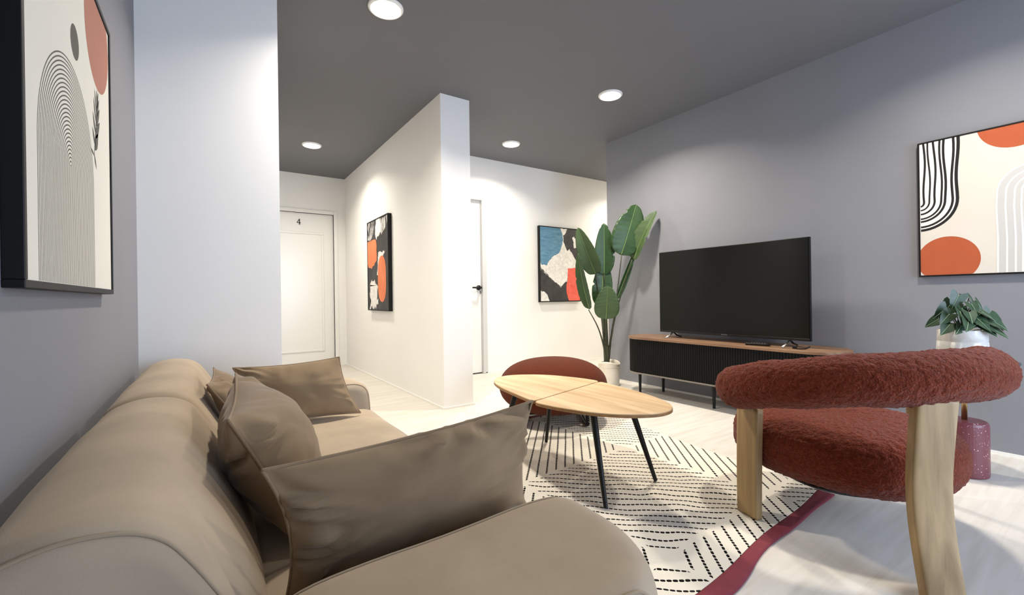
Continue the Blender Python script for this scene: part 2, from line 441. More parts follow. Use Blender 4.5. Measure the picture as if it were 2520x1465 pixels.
# ------------------------------------------------------------------ downlights
def downlight(x, y, label, power=1.0, r=.088):
    t = thing('downlight', (x, y, H), label, 'ceiling light', 'round ceiling downlights')
    MB().lathe([(r + .012, 0), (r + .012, -.006), (r + .004, -.014), (r - .004, -.014), (r - .004, -.004)], (x, y, H), 40, cap=False).build('trim_ring', M['white_gloss'], t, smooth=True)
    MB().lathe([(r - .004, -.010), (r - .004, -.006)], (x, y, H), 40).build('diffuser', M['lamp'], t)
    l = bpy.data.lights.new('downlight_beam', 'AREA'); l.shape = 'DISK'; l.size = 2 * r - .02
    l.energy = DOWNLIGHT_W * power; l.color = DOWNLIGHT_COL; l.spread = DOWNLIGHT_SPREAD
    o = bpy.data.objects.new('downlight_beam', l); COL.objects.link(o); o.parent = t; o.location = (0, 0, -.016)
M['lamp'] = emis('lamp_diffuser', (1.0, 0.96, 0.88), 30.0)
downlight(0.862, 2.523, 'round downlight over the sofa, largest at the top of the picture')
downlight(2.795, 2.601, 'round downlight in front of the television wall')
downlight(0.936, 5.200, 'round downlight in the left corridor near the numbered door', .60)
downlight(2.753, 4.022, 'round downlight in the right corridor above the painting', .60)
downlight(2.795, 0.45, 'round downlight above the rust armchair', .70)
downlight(5.1, 4.03, 'round downlight further along the right corridor', .6)

# ------------------------------------------------------------------ pictures
def P_left(a, b, d=0.0): return (-0.295 + d, a, b)          # on the sofa wall (a = y, b = z)
def art(name, plane, polys, m, parent, d):
    """flat print or paint shapes lying on the canvas: each poly a list of (a, b)"""
    mb = MB()
    for p in polys:
        v = [plane(a, b, d) for a, b in p]
        mb.add(v, [tuple(range(len(v)))])
    return mb.build(name, m, parent)
def circ(ca, cb, r, n=48, a0=0, a1=2 * PI, clip=None):
    pts = [(ca + r * math.cos(a0 + (a1 - a0) * k / n), cb + r * math.sin(a0 + (a1 - a0) * k / n)) for k in range(n + (0 if a1 - a0 > 6.28 else 1))]
    if clip: pts = [(min(max(a, clip[0]), clip[1]), min(max(b, clip[2]), clip[3])) for a, b in pts]
    return pts
def ribbon(path, w, clip=None):
    """a stroke of width w along a 2-D path as quads"""
    q = []; L_ = []; R_ = []
    for i, p in enumerate(path):
        a = path[max(i - 1, 0)]; b = path[min(i + 1, len(path) - 1)]
        dx, dy = b[0] - a[0], b[1] - a[1]; l = math.hypot(dx, dy) or 1
        n = (-dy / l, dx / l); ww = w[i] if isinstance(w, list) else w
        L_.append((p[0] + n[0] * ww / 2, p[1] + n[1] * ww / 2)); R_.append((p[0] - n[0] * ww / 2, p[1] - n[1] * ww / 2))
    for i in range(len(path) - 1):
        q.append([L_[i], L_[i + 1], R_[i + 1], R_[i]])
    return q
def jag(poly, amp, step=.02, seed=0):
    rnd = random.Random(seed); out = []
    for i in range(len(poly)):
        a, b = poly[i], poly[(i + 1) % len(poly)]
        l = math.hypot(b[0] - a[0], b[1] - a[1]); n = max(1, int(l / step))
        for k in range(n):
            t_ = k / n
            out.append((a[0] + (b[0] - a[0]) * t_ + rnd.uniform(-amp, amp), a[1] + (b[1] - a[1]) * t_ + rnd.uniform(-amp, amp)))
    return out

def frame(kind, parent, lo, hi, zlo, zhi, wall, depth, sgn, w=.014, lip=.006):
    """four mitred bars round a canvas. kind 'x': picture on a wall of constant x, 'y': of constant y.  sgn: direction into the room"""
    f0, f1 = sorted((wall, wall + sgn * depth))
    c0, c1 = sorted((wall + sgn * .004, wall + sgn * (depth - lip)))
    bars = MB()
    for a0, a1, b0, b1 in ((lo, hi, zlo, zlo + w), (lo, hi, zhi - w, zhi), (lo, lo + w, zlo + w, zhi - w), (hi - w, hi, zlo + w, zhi - w)):
        bars.box(f0, f1, a0, a1, b0, b1) if kind == 'x' else bars.box(a0, a1, f0, f1, b0, b1)
    bars.build('frame', M['black_frame'], parent, bevel=0.0015)
    cv = MB(); w2 = w - .002
    cv.box(c0, c1, lo + w2, hi - w2, zlo + w2, zhi - w2) if kind == 'x' else cv.box(lo + w2, hi - w2, c0, c1, zlo + w2, zhi - w2)
    return cv

M['canvas'] = mat('cream_canvas', (228, 225, 214), 0.85, var=0.015, vscale=4, bump=0.1, bscale=500, bdist=0.001)
M['canvas2'] = mat('sand_canvas', (214, 206, 193), 0.85, var=0.02, vscale=3, bump=0.1, bscale=500, bdist=0.001)
M['print_dark'] = mat('print_charcoal', (82, 81, 74), 0.8)
M['print_black'] = mat('print_black', (18, 16, 15), 0.8)
M['print_white'] = mat('print_white', (228, 225, 218), 0.8)
M['print_grey'] = mat('print_grey', (196, 193, 188), 0.85)
M['print_clay'] = mat('print_clay', (176, 118, 100), 0.85, var=0.05, vscale=10)
M['print_orange'] = mat('print_orange', (176, 84, 46), 0.8, var=0.04, vscale=12)

# arch print over the sofa
FX = -0.252
AK = .8757                                    # print units to metres
y0, y1, z0, z1 = 1.0622, 1.8827, 0.9412, 1.7705
pa = thing('arch_print', (XL, (y0 + y1) / 2, z0), 'large cream print with a grey arch of lines and clay circle over the sofa', 'picture')
frame('x', pa, y0, y1, z0, z1, XL, FX - XL, 1, w=.014, lip=.004).build('canvas', M['canvas'], pa)
def plL(a, b, d): return (FX - .00398 + d, y0 + (a - 1.213) * AK, z0 + (b - .945) * AK)
cl = (1.213 + .0175, 2.150 - .0175, .945 + .0175, 1.892 - .0175)
art('clay_circle', plL, [circ(1.944, 1.785, .182, 64, clip=cl)], M['print_clay'], pa, .0001)
art('charcoal_dot', plL, [circ(1.646, 1.617, .0455, 40)], M['print_dark'], pa, .0002)
ax, az, ar = 1.589, 1.266, .277
ln = []; NL = 28
for k in range(NL):
    r = ar * (k + .55) / NL
    path = [(ax - r, cl[2])] + [(ax - r, cl[2] + (az - cl[2]) * j / 6) for j in range(1, 6)] + [(ax + r * math.cos(PI - PI * j / 40), az + r * math.sin(PI - PI * j / 40)) for j in range(41)] + [(ax + r, az - (az - cl[2]) * j / 6) for j in range(1, 7)]
    ln += ribbon(path, .0036)
art('arch_lines', plL, ln, M['print_dark'], pa, .0001)
# sprig of leaves
lv = []
def leaf2(a, b, ang, l, w):
    n = 10; Lp = []; Rp = []
    for i in range(n + 1):
        t_ = i / n; h = w * math.sin(PI * t_ ** .8)
        ca, sa = math.cos(ang), math.sin(ang)
        Lp.append((a + ca * l * t_ - sa * h, b + sa * l * t_ + ca * h)); Rp.append((a + ca * l * t_ + sa * h, b + sa * l * t_ - ca * h))
    return Lp + Rp[::-1][1:-1]
lv += ribbon([(1.872, 1.372), (1.89, 1.42), (1.905, 1.48), (1.918, 1.53), (1.928, 1.57)], .004)
for a, b, g, l, w in ((1.885, 1.395, .9, .085, .019), (1.895, 1.435, .8, .10, .015), (1.905, 1.475, .9, .095, .013), (1.913, 1.508, 1.0, .085, .010), (1.92, 1.535, 1.15, .07, .008),
                      (1.888, 1.41, 2.2, .06, .008), (1.896, 1.45, 2.1, .07, .008), (1.905, 1.49, 2.0, .075, .007), (1.915, 1.52, 1.9, .075, .006), (1.925, 1.55, 1.6, .05, .006), (1.875, 1.377, -.9, .05, .006), (1.873, 1.374, 2.9, .05, .004)):
    lv.append(leaf2(a, b, g, l, w))
art('leaf_sprig', plL, lv, M['print_dark'], pa, .0005)

# large print on the television wall
y0, y1, z0, z1 = -0.36, 0.852, 1.005, 1.826
pb = thing('abstract_line_print', (XR, (y0 + y1) / 2, z0), 'wide sand-coloured print with orange circles and black curved lines on the grey wall', 'picture')
frame('x', pb, y0, y1, z0, z1, XR, .026, -1, w=.009, lip=.003).build('canvas', M['canvas2'], pb)
def plR(a, b, d): return (XR - .02302 - d, a, b)
cl = (y0 + .009, y1 - .009, z0 + .009, z1 - .009)
wl = [(cl[1], cl[3])] + [(.672, cl[3]), (.668, 1.62), (.674, 1.46)] + [(cl[1] - .169 * math.cos(a * PI / 40), 1.46 - .178 * math.sin(a * PI / 40)) for a in range(1, 20)] + [(cl[1], 1.282)]
art('white_band', plR, [wl], M['print_white'], pb, .0002)
art('orange_circle', plR, [circ(.722, 1.103, .137, 64, clip=cl)], M['print_orange'], pb, .0002)
art('orange_circle', plR, [circ(.447, 1.842, .148, 64, clip=cl)], M['print_orange'], pb, .0002)
bl = []
rnd = random.Random(3)
for i, (r, w) in enumerate(((.016, .008), (.040, .0065), (.064, .008), (.093, .0075), (.110, .009), (.143, .009), (.163, .0115))):
    ph = rnd.uniform(0, 6)
    path = [(.840 - r + .006 * math.sin(ph + 5 * (1 - j / 10)) * (1 - (j / 10) ** 4), cl[3] - (cl[3] - 1.46) * j / 10) for j in range(11)]
    path += [(.840 - r * math.cos(a * PI / 24), 1.46 - (r + .008) * math.sin(a * PI / 24)) for a in range(1, 13)]
    path = [(min(a, cl[1]), b) for a, b in path]
    bl += ribbon(path, w * 1.25)
art('black_curved_lines', plR, bl, M['print_black'], pb, .0005)
ca_, zc = .372, 1.452
art('grey_arch', plR, [[(ca_ + .148, cl[2])] + [(ca_ + .148 * math.cos(PI * j / 40), zc + .148 * math.sin(PI * j / 40)) for j in range(41)] + [(ca_ - .148, cl[2])]], M['print_grey'], pb, .0002)
wa = []
for r in (.148, .114, .082, .056, .03):
    wa += ribbon([(ca_ + r, cl[2] + .001), (ca_ + r - .002, 1.2), (ca_ + r + .003, 1.38)] + [(ca_ + r * math.cos(PI * j / 30), zc + r * math.sin(PI * j / 30)) for j in range(31)] + [(ca_ - r, 1.3), (ca_ - r, cl[2] + .001)], .008)
art('white_arch_lines', plR, wa, M['print_white'], pb, .0005)
art('orange_circle', plR, [circ(-.1, 1.25, .12, 64, clip=cl)], M['print_orange'], pb, .0002)

# brush-stroke paintings
def paint(name, c, c2, sc=14, stretch=(1, 1, 1), lo_=.35, hi_=.65, bump=.5):
    m = bpy.data.materials.new(name); m.use_nodes = True
    N = m.node_tree.nodes; L = m.node_tree.links; b = N['Principled BSDF']
    tc = N.new('ShaderNodeTexCoord'); mp = N.new('ShaderNodeMapping'); mp.inputs['Scale'].default_value = stretch
    n = N.new('ShaderNodeTexNoise'); n.inputs['Scale'].default_value = sc; n.inputs['Detail'].default_value = 8; n.inputs['Roughness'].default_value = .7; n.inputs['Distortion'].default_value = .8
    L.new(tc.outputs['Object'], mp.inputs[0]); L.new(mp.outputs[0], n.inputs['Vector'])
    r = N.new('ShaderNodeValToRGB'); e = r.color_ramp.elements
    e[0].position = lo_; e[0].color = srgb(c); e[1].position = hi_; e[1].color = srgb(c2)
    L.new(n.outputs[0], r.inputs[0]); L.new(r.outputs[0], b.inputs['Base Color'])
    bp = N.new('ShaderNodeBump'); bp.inputs['Strength'].default_value = bump; bp.inputs['Distance'].default_value = .004
    L.new(n.outputs[0], bp.inputs['Height']); L.new(bp.outputs[0], b.inputs['Normal'])
    b.inputs['Roughness'].default_value = .55
    return m
M['p_black'] = paint('paint_black', (30, 28, 29), (62, 58, 60), 10)
M['p_blackwhite'] = paint('paint_black_scuffed', (34, 31, 33), (215, 212, 208), 16, (1, 1.6, .45), .44, .60)
M['p_white'] = paint('paint_white', (206, 203, 198), (244, 242, 237), 20, bump=.9)
M['p_blue'] = paint('paint_blue', (66, 116, 148), (104, 152, 178), 14, (.6, 1, 2.4))
M['p_red'] = paint('paint_red', (218, 84, 68), (234, 106, 86), 12)
M['p_orange'] = paint('paint_orange', (214, 112, 62), (230, 132, 84), 10, (1, 1, .4))

# blue and red painting in the right corridor
x0, x1, z0, z1 = 3.560, 4.275, .845, 1.848
pc = thing('blue_red_painting', ((x0 + x1) / 2, YF2, z0), 'portrait abstract painting in blue, white, black and red behind the tall plant', 'picture')
frame('y', pc, x0, x1, z0, z1, YF2, .042, -1, w=.013, lip=.004).build('canvas', M['p_blackwhite'], pc)
WX, WZ = x1 - x0, z1 - z0
def plF(a, b, d): return (min(max(x0 + a * WX, x0 + .013), x1 - .013), YF2 - .0381 - d, min(max(z1 - b * WZ, z0 + .013), z1 - .013))
for q_ in (jag([(.5, 0), (1, 0), (1, .42), (.86, .38), (.7, .3), (.55, .2)], .015, .04, 1), jag([(0, .58), (.25, .68), (.5, .8), (.66, .72), (.70, 1), (.25, 1), (0, .82)], .015, .04, 2)): art('black_area', plF, [q_], M['p_black'], pc, .0004)
for q_ in (jag([(.80, .12), (1, .14), (1, .33), (.93, .31), (.83, .22)], .025, .04, 12), jag([(0, .84), (.13, .88), (.23, 1), (0, 1)], .02, .04, 13)): art('white_scuff', plF, [q_], M['p_white'], pc, .0008)
art('white_strokes', plF, [jag([(.50, .01), (.66, .01), (.64, .07), (.57, .10), (.58, .2), (.66, .30), (.72, .29), (.88, .42), (.98, .52), (.98, .60), (.70, .60), (.66, .72), (.5, .79), (.3, .71), (.12, .60), (0, .52), (.02, .48), (.2, .42), (.5, .25)], .012, .03, 3)], M['p_white'], pc, .0012)
art('blue_area', plF, [jag([(0, 0), (.50, .01), (.545, .08), (.57, .17), (.52, .29), (.45, .36), (.35, .38), (.24, .45), (.17, .51), (.05, .505), (0, .47)], .008, .03, 4)], M['p_blue'], pc, .0016)
art('red_block', plF, [jag([(.675, .545), (.97, .53), (1, .54), (1, 1), (.70, 1), (.645, .88), (.64, .78), (.67, .70)], .006, .05, 5)], M['p_red'], pc, .0016)

# black and orange painting on the partition
y0, y1, z0, z1 = 4.545, 5.285, .785, 1.812
pd = thing('black_orange_painting', (XB0, (y0 + y1) / 2, z0), 'portrait abstract painting in black, orange and white on the partition wall', 'picture')
frame('x', pd, y0, y1, z0, z1, XB0, .042, -1, w=.013, lip=.004).build('canvas', M['p_black'], pd)
WX2, WZ2 = y1 - y0, z1 - z0
def plP(a, b, d): return (XB0 - .0381 - d, min(max(y1 - a * WX2, y0 + .013), y1 - .013), min(max(z1 - b * WZ2, z0 + .013), z1 - .013))
for q_ in (jag([(0, .0), (.36, .0), (.33, .1), (.22, .2), (.04, .22)], .03, .05, 6), jag([(.6, .02), (.95, .0), (.9, .16), (.72, .2)], .03, .05, 11)): art('white_scuff', plP, [q_], M['p_blackwhite'], pd, .0004)
for q_ in (jag([(.46, .02), (.64, .0), (.70, .12), (.60, .2), (.48, .22), (.40, .17)], .02, .04, 7), jag([(.55, .36), (.68, .38), (.86, .37), (.72, .44), (.64, .47), (.60, .54), (.56, .60), (.48, .61), (.52, .48)], .012, .03, 8),
           jag([(.10, .72), (.2, .68), (.40, .68), (.52, .74), (.47, .86), (.52, .93), (.40, .96), (.34, 1), (.2, .97), (.10, 1), (.14, .88)], .03, .03, 9)): art('white_stroke', plP, [q_], M['p_white'], pd, .0008)
art('orange_block', plP, [jag([(.0, .225), (.20, .22), (.44, .22), (.47, .3), (.47, .45), (.34, .5), (.22, .53), (.05, .52), (0, .48)], .008, .04, 10)], M['p_orange'], pd, .0012)
art('orange_block', plP, [[(.60 + .0 * 0 + .185 * math.cos(a) + .10, .66 + .245 * math.copysign(abs(math.sin(a)) ** .6, math.sin(a))) for a in [2 * PI * k / 48 for k in range(48)]]], M['p_orange'], pd, .0012)

# ------------------------------------------------------------------ rug
def rug_mat():
    m = bpy.data.materials.new('cream_wool_rug'); m.use_nodes = True
    N = m.node_tree.nodes; L = m.node_tree.links; b = N['Principled BSDF']
    def math_(op, a, b_=None, c_=None):
        n = N.new('ShaderNodeMath'); n.operation = op
        for i, x in enumerate((a, b_, c_)):
            if x is None: continue
            if isinstance(x, (int, float)): n.inputs[i].default_value = x
            else: L.new(x, n.inputs[i])
        return n.outputs[0]
    tc = N.new('ShaderNodeTexCoord')
    wn_ = N.new('ShaderNodeTexNoise'); wn_.inputs['Scale'].default_value = 5.0; wn_.inputs['Detail'].default_value = 1
    L.new(tc.outputs['Object'], wn_.inputs['Vector'])
    sp = N.new('ShaderNodeSeparateXYZ'); L.new(tc.outputs['Object'], sp.inputs[0])
    wob = math_('MULTIPLY', math_('SUBTRACT', wn_.outputs[0], .5), .05)
    X = math_('ADD', math_('SUBTRACT', sp.outputs[0], 2.04), wob); Y = math_('ADD', math_('SUBTRACT', sp.outputs[1], 1.82), wob)
    ca, sa = .661, .750
    U = math_('ADD', math_('MULTIPLY', X, ca), math_('MULTIPLY', Y, sa)); V = math_('SUBTRACT', math_('MULTIPLY', X, sa), math_('MULTIPLY', Y, ca))
    CS = 1.13; SP = CS / 24.0
    def wrap(q): return math_('MULTIPLY', math_('SUBTRACT', math_('FRACT', math_('ADD', math_('DIVIDE', q, CS), 50.5)), .5), CS)
    u = wrap(U); v = wrap(V); au = math_('ABSOLUTE', u); av = math_('ABSOLUTE', v)
    mxv = math_('MAXIMUM', au, av)
    ring = math_('ABSOLUTE', math_('SUBTRACT', math_('FRACT', math_('ADD', math_('DIVIDE', mxv, SP), 0.0)), .5))     # 0 on a line
    gt = math_('GREATER_THAN', au, av)
    along = math_('ADD', math_('MULTIPLY', gt, v), math_('MULTIPLY', math_('SUBTRACT', 1, gt), u))
    dash = math_('ABSOLUTE', math_('SUBTRACT', math_('FRACT', math_('ADD', math_('DIVIDE', along, .0195), 200.5)), .5))  # 0 mid dash
    # rounded stitch: (ring/hw)^2 + (dash/hl)^2 < 1
    e = math_('ADD', math_('POWER', math_('DIVIDE', ring, .108), 2), math_('POWER', math_('DIVIDE', dash, .43), 4))
    on = math_('LESS_THAN', e, 1.0)
    gap = math_('GREATER_THAN', math_('ABSOLUTE', math_('SUBTRACT', au, av)), .016)
    cen = math_('GREATER_THAN', mxv, .03)
    msk = math_('MULTIPLY', math_('MULTIPLY', on, gap), cen)
    pn = N.new('ShaderNodeTexNoise'); pn.inputs['Scale'].default_value = 3
    L.new(tc.outputs['Object'], pn.inputs['Vector'])
    base = N.new('ShaderNodeMix'); base.data_type = 'RGBA'; base.inputs[6].default_value = srgb((216, 209, 194)); base.inputs[7].default_value = srgb((230, 224, 210)); L.new(pn.outputs[0], base.inputs[0])
    mx = N.new('ShaderNodeMix'); mx.data_type = 'RGBA'; L.new(msk, mx.inputs[0]); L.new(base.outputs[2], mx.inputs[6]); mx.inputs[7].default_value = srgb((20, 17, 17))
    L.new(mx.outputs[2], b.inputs['Base Color']); b.inputs['Roughness'].default_value = .95; b.inputs['Specular IOR Level'].default_value = .1
    bn = N.new('ShaderNodeTexNoise'); bn.inputs['Scale'].default_value = 260; L.new(tc.outputs['Object'], bn.inputs['Vector'])
    h = math_('SUBTRACT', math_('MULTIPLY', bn.outputs[0], .4), math_('MULTIPLY', msk, .8))
    bp = N.new('ShaderNodeBump'); bp.inputs['Strength'].default_value = .35; bp.inputs['Distance'].default_value = .003; L.new(h, bp.inputs['Height']); L.new(bp.outputs[0], b.inputs['Normal'])
    return m
M['rug'] = rug_mat()
M['rug_red'] = mat('burgundy_binding', (122, 46, 56), 0.9, var=0.08, vscale=20, bump=0.3, bscale=200, bdist=0.002)
RT = 0.007
# corners of the cream field, slightly skewed as it lies
rugNL, rugNR, rugFR, rugFL = Vector((.80, .772)), Vector((2.312, .908)), Vector((2.545, 2.66)), Vector((1.04, 2.70))
def rug_pt(a, b):
    p = (rugNL * (1 - a) + rugNR * a) * (1 - b) + (rugFL * (1 - a) + rugFR * a) * b
    w = .006 * math.sin(9 * b + 1) * (1 if a > .5 else -1) * abs(2 * a - 1) ** 6
    w2 = .006 * math.sin(13 * a) * (1 - b) ** 8
    return Vector((p.x + w, p.y + w2))
rug = thing('rug', (1.67, 1.76, 0), 'cream rug with black stitched diamonds and burgundy end binding', 'rug')
def sheet(fa, na, nb, z0, z1):
    v = []; f = []
    for j in range(nb + 1):
        for i in range(na + 1):
            x, y, h = fa(i / na, j / nb); v.append((x, y, z0 + h)); 
    n = len(v)
    for j in range(nb + 1):
        for i in range(na + 1):
            x, y, h = fa(i / na, j / nb); v.append((x, y, z1 + h))
    I = lambda i, j: j * (na + 1) + i
    for j in range(nb):
        for i in range(na):
            f.append((I(i, j), I(i, j + 1), I(i + 1, j + 1), I(i + 1, j))); f.append((n + I(i, j), n + I(i + 1, j), n + I(i + 1, j + 1), n + I(i, j + 1)))
    for i in range(na):
        f.append((I(i, 0), I(i + 1, 0), n + I(i + 1, 0), n + I(i, 0))); f.append((I(i + 1, nb), I(i, nb), n + I(i, nb), n + I(i + 1, nb)))
    for j in range(nb):
        f.append((I(0, j + 1), I(0, j), n + I(0, j), n + I(0, j + 1))); f.append((I(na, j), I(na, j + 1), n + I(na, j + 1), n + I(na, j)))
    return v, f
rf = obj('rug_field', *sheet(lambda a, b: (*rug_pt(a, b), 0.0002), 40, 40, 0, RT), M['rug'])
rf.parent = rug; rf.matrix_parent_inverse = Matrix.Translation(-Vector(rug.location))    # keeps its own coordinates for the stitched pattern
def bind(end):
    def fn(a, b):
        p = rug_pt(a, 0 if end == 0 else 1)
        w = (.056 + .008 * math.sin(7 * a) + .006 * math.sin(19 * a + 1)) * b
        d = Vector((.04, -1)) if end == 0 else Vector((-.04, 1))
        return (p.x + d.x * w, p.y + d.y * w, -.0002 + .002 * b * max(0, math.sin(11 * a + .7)))
    return fn
for e_ in (0, 1):
    obj('rug_binding', *sheet(bind(e_), 60, 4, 0.0, RT - .001), M['rug_red'], rug, smooth=True)

# ------------------------------------------------------------------ sofa
sofa = thing('sofa', (0.2, 1.5, 0), 'taupe suede two-seat sofa with rounded back along the left wall', 'sofa')
def extrude_y(prof, ys, fn=None):
    """closed profile in (x, z) swept along y, with optional profile change fn(x, z, t, y)"""
    v = []; f = []; n = len(prof); m_ = len(ys)
    for j, y in enumerate(ys):
        for x, z in prof:
            v.append(fn(x, z, j / (m_ - 1), y) if fn else (x, y, z))
    for j in range(m_ - 1):
        for i in range(n):
            f.append((j * n + i, j * n + (i + 1) % n, (j + 1) * n + (i + 1) % n, (j + 1) * n + i))
    f.append(tuple(range(n))); f.append(tuple((m_ - 1) * n + i for i in range(n - 1, -1, -1)))
    return v, f
def loop(pts, n=5): return closed_spline(pts, n)
back_prof = loop([(-.235, .09), (-.252, .25), (-.262, .45), (-.255, .57), (-.225, .625), (-.16, .650), (-.095, .648), (-.052, .628), (-.022, .590), (.018, .52), (.06, .44), (.085, .36), (.09, .24), (.06, .10), (-.1, .085)], 5)
bcx, bcz = -.10, .36
def soft_ends(cx, cz, yc0, yc1, r, amp=.004, seed=0, sag=.0):
    def fn(x, z, t, y):
        d = min(y - yc0, yc1 - y)
        k = 1.0
        if d < r: k = 1 - (1 - math.sqrt(max(0, 1 - ((r - d) / r) ** 2))) * .16
        nn = noise.noise(Vector((x * 5 + seed, y * 4, z * 5))) * amp
        X_, Z_ = cx + (x - cx) * k, cz + (z - cz) * k
        L_ = math.hypot(x - cx, z - cz) or 1
        s_ = -sag * math.sin(PI * (y - yc0) / (yc1 - yc0)) if z > cz else 0
        return (X_ + (x - cx) / L_ * nn, y, max(.03, Z_ + (z - cz) / L_ * nn + s_))
    return fn
def ysteps(a, b, r, n=28, k=7):
    e = [a + r * (1 - math.cos(PI / 2 * i / k)) for i in range(k)]
    return e + [a + r + (b - a - 2 * r) * i / n for i in range(n + 1)] + [b - r * (1 - math.cos(PI / 2 * i / k)) for i in range(k - 1, -1, -1)]
for a, b, sd_ in ((.700, 1.598, 1), (1.602, 2.600, 2)):
    bk = obj('back_cushion', *extrude_y(back_prof, ysteps(a, b, .045), soft_ends(bcx, bcz, a, b, .045, .006, sd_, -.006)), M['fabric'], sofa, smooth=True)
    for yy in ((a + .012,) if sd_ == 1 else ()):
        MB().tube([(bcx + (x - bcx) * .955, yy, max(.05, bcz + (z - bcz) * .955)) for x, z in back_prof], .0028, 6, closed=True, upv=(0, 1, 0)).build('piping', M['seam'], bk, smooth=True)
# arms: flat top running into a rounded front
arm_prof = loop([(.03, .06), (.02, .30), (.03, .44), (.08, .486), (.20, .503), (.42, .507), (.555, .508), (.612, .497), (.646, .462), (.659, .39), (.662, .30), (.66, .20), (.65, .06), (.35, .05)], 5)
acx, acz = .33, .28
for a, b, sd_ in ((.40, .735, 5), (2.20, 2.56, 6)):
    sf = soft_ends(acx, acz, a, b, .05, .005, sd_)
    def armfn(x, z, t_, y, sf=sf, near=(sd_ == 5), a=a, b=b):
        X_, y_, Z_ = sf(x, z, t_, y)
        d_ = max(0, (a + .22 - y) if near else (y - (b - .22)))       # the outer front corner is rounded in plan
        if X_ > acx: X_ = acx + (X_ - acx) * math.sqrt(max(.1, 1 - 1.3 * (d_ / .30) ** 2))
        return (X_, y_, Z_)
    am = obj('arm', *extrude_y(arm_prof, ysteps(a, b, .05, 16), armfn), M['fabric'], sofa, smooth=True)
    for yy in (a + .02, b - .02):
        MB().tube([(lambda q: (q[0], q[1], max(.06, q[2] + .001)))(armfn(x, z, 0, yy)) for x, z in arm_prof], .0028, 6, closed=True, upv=(0, 1, 0)).build('piping', M['seam'], am, smooth=True)
# base and seat
base_prof = loop([(-.2, .07), (-.2, .19), (.2, .215), (.58, .30), (.668, .305), (.700, .27), (.708, .16), (.70, .08), (.4, .06)], 4)
obj('base', *extrude_y(base_prof, ysteps(.44, 2.52, .04, 10), soft_ends(.26, .14, .44, 2.52, .04)), M['fabric'], sofa, smooth=True)
seat_prof = loop([(.0, .16), (.0, .34), (.06, .383), (.25, .392), (.5, .392), (.62, .382), (.664, .345), (.672, .28), (.655, .20), (.4, .17)], 5)
obj('seat_cushion', *extrude_y(seat_prof, ysteps(.742, 2.196, .03, 24), soft_ends(.33, .28, .742, 2.196, .03, .005, 9)), M['fabric'], sofa, smooth=True)
for x, y in ((-.15, .55), (.60, .52), (-.15, 2.45), (.60, 2.44)):
    MB().lathe([(.018, 0), (.022, .075)], (x, y, 0), 16).build('leg', M['black_metal'], sofa)

# ------------------------------------------------------------------ cushions
def cushion(name, corners, thick, label, m, seed=0, n=44, fold=.010, bulge=(1, 1), group='loose cushions on the sofa'):
    """corners: top-left, top-right, bottom-right, bottom-left; pinched corners, crowned faces, gathered edges"""
    TL, TR, BR, BL = [Vector(c) for c in corners]
    cen = (TL + TR + BR + BL) / 4
    nrm = ((TR - TL) + (BR - BL)).cross((TL - BL) + (TR - BR)).normalized()
    root = thing(name, cen - Vector((0, 0, (TL - BL).length / 2)), label, 'cushion', group)
    v = []; f = []; ed = []
    def pos(u, w, sgn):
        p = (BL * (1 - u) + BR * u) * (1 - w) + (TL * (1 - u) + TR * u) * w
        a, b = 2 * u - 1, 2 * w - 1
        pin = .045                                            # sides pull in between the corners
        p += (cen - p) * 0
        p -= (BR - BL) * (a * (1 - b * b) * pin) + (TL - BL) * (b * (1 - a * a) * pin)
        h = max(0, (1 - a * a)) ** .55 * max(0, (1 - b * b)) ** .55
        e = min(1 - abs(a), 1 - abs(b))
        ang = math.atan2(b, a)
        g = math.sin(ang * 17 + 7 * noise.noise(Vector((a * 2.5, b * 2.5, seed)))) * max(0, .35 + noise.noise(Vector((a * 1.7 + 9, b * 1.7, seed * 3)))) * 1.6 * fold * math.exp(-e * 5) * (1 - math.exp(-e * 18)) * 1.6
        g += noise.noise(Vector((a * 2.2 + seed, b * 2.2, sgn * 3 + seed))) * .011 * h
        th = thick * (bulge[0] if sgn > 0 else bulge[1])
        return p + nrm * (sgn * th * h + g)
    idx = {}
    for sgn in (1, -1):
        for j in range(n + 1):
            for i in range(n + 1):
                edge = i in (0, n) or j in (0, n)
                if edge and sgn < 0: idx[(sgn, i, j)] = idx[(1, i, j)]; continue
                # cluster rows near the seam
                u = .5 - .5 * math.cos(PI * i / n); w = .5 - .5 * math.cos(PI * j / n)
                idx[(sgn, i, j)] = len(v); v.append(pos(u, w, sgn))
    for sgn in (1, -1):
        for j in range(n):
            for i in range(n):
                q = (idx[(sgn, i, j)], idx[(sgn, i + 1, j)], idx[(sgn, i + 1, j + 1)], idx[(sgn, i, j + 1)])
                f.append(q if sgn > 0 else q[::-1])
    cv = obj('cover', v, f, m, root, smooth=True)
    ring = [v[idx[(1, i, 0)]] for i in range(n)] + [v[idx[(1, n, j)]] for j in range(n)] + [v[idx[(1, n - i, n)]] for i in range(n)] + [v[idx[(1, 0, n - j)]] for j in range(n)]
    MB().tube(ring, .0035, 6, closed=True, upv=nrm).build('edge_seam', m, root, smooth=True)
    return root
cushion('cushion', [(.069, .846, .632), (.674, .906, .650), (.622, .868, .398), (.105, .865, .394)], .080, 'long taupe cushion leaning on the near sofa arm', M['fabric_dark'], 1, fold=.024)
cushion('cushion', [(.028, 1.06, .675), (.062, 1.56, .698), (.215, 1.52, .402), (.17, .99, .398)], .105, 'plump taupe cushion leaning on the sofa back nearest the camera', M['fabric_dark'], 2, fold=.020, bulge=(1.05, .9))
cushion('cushion', [(.075, 2.13, .642), (.485, 2.12, .652), (.555, 2.04, .405), (.15, 2.07, .400)], .06, 'taupe cushion propped against the far sofa arm', M['fabric_dark'], 3)
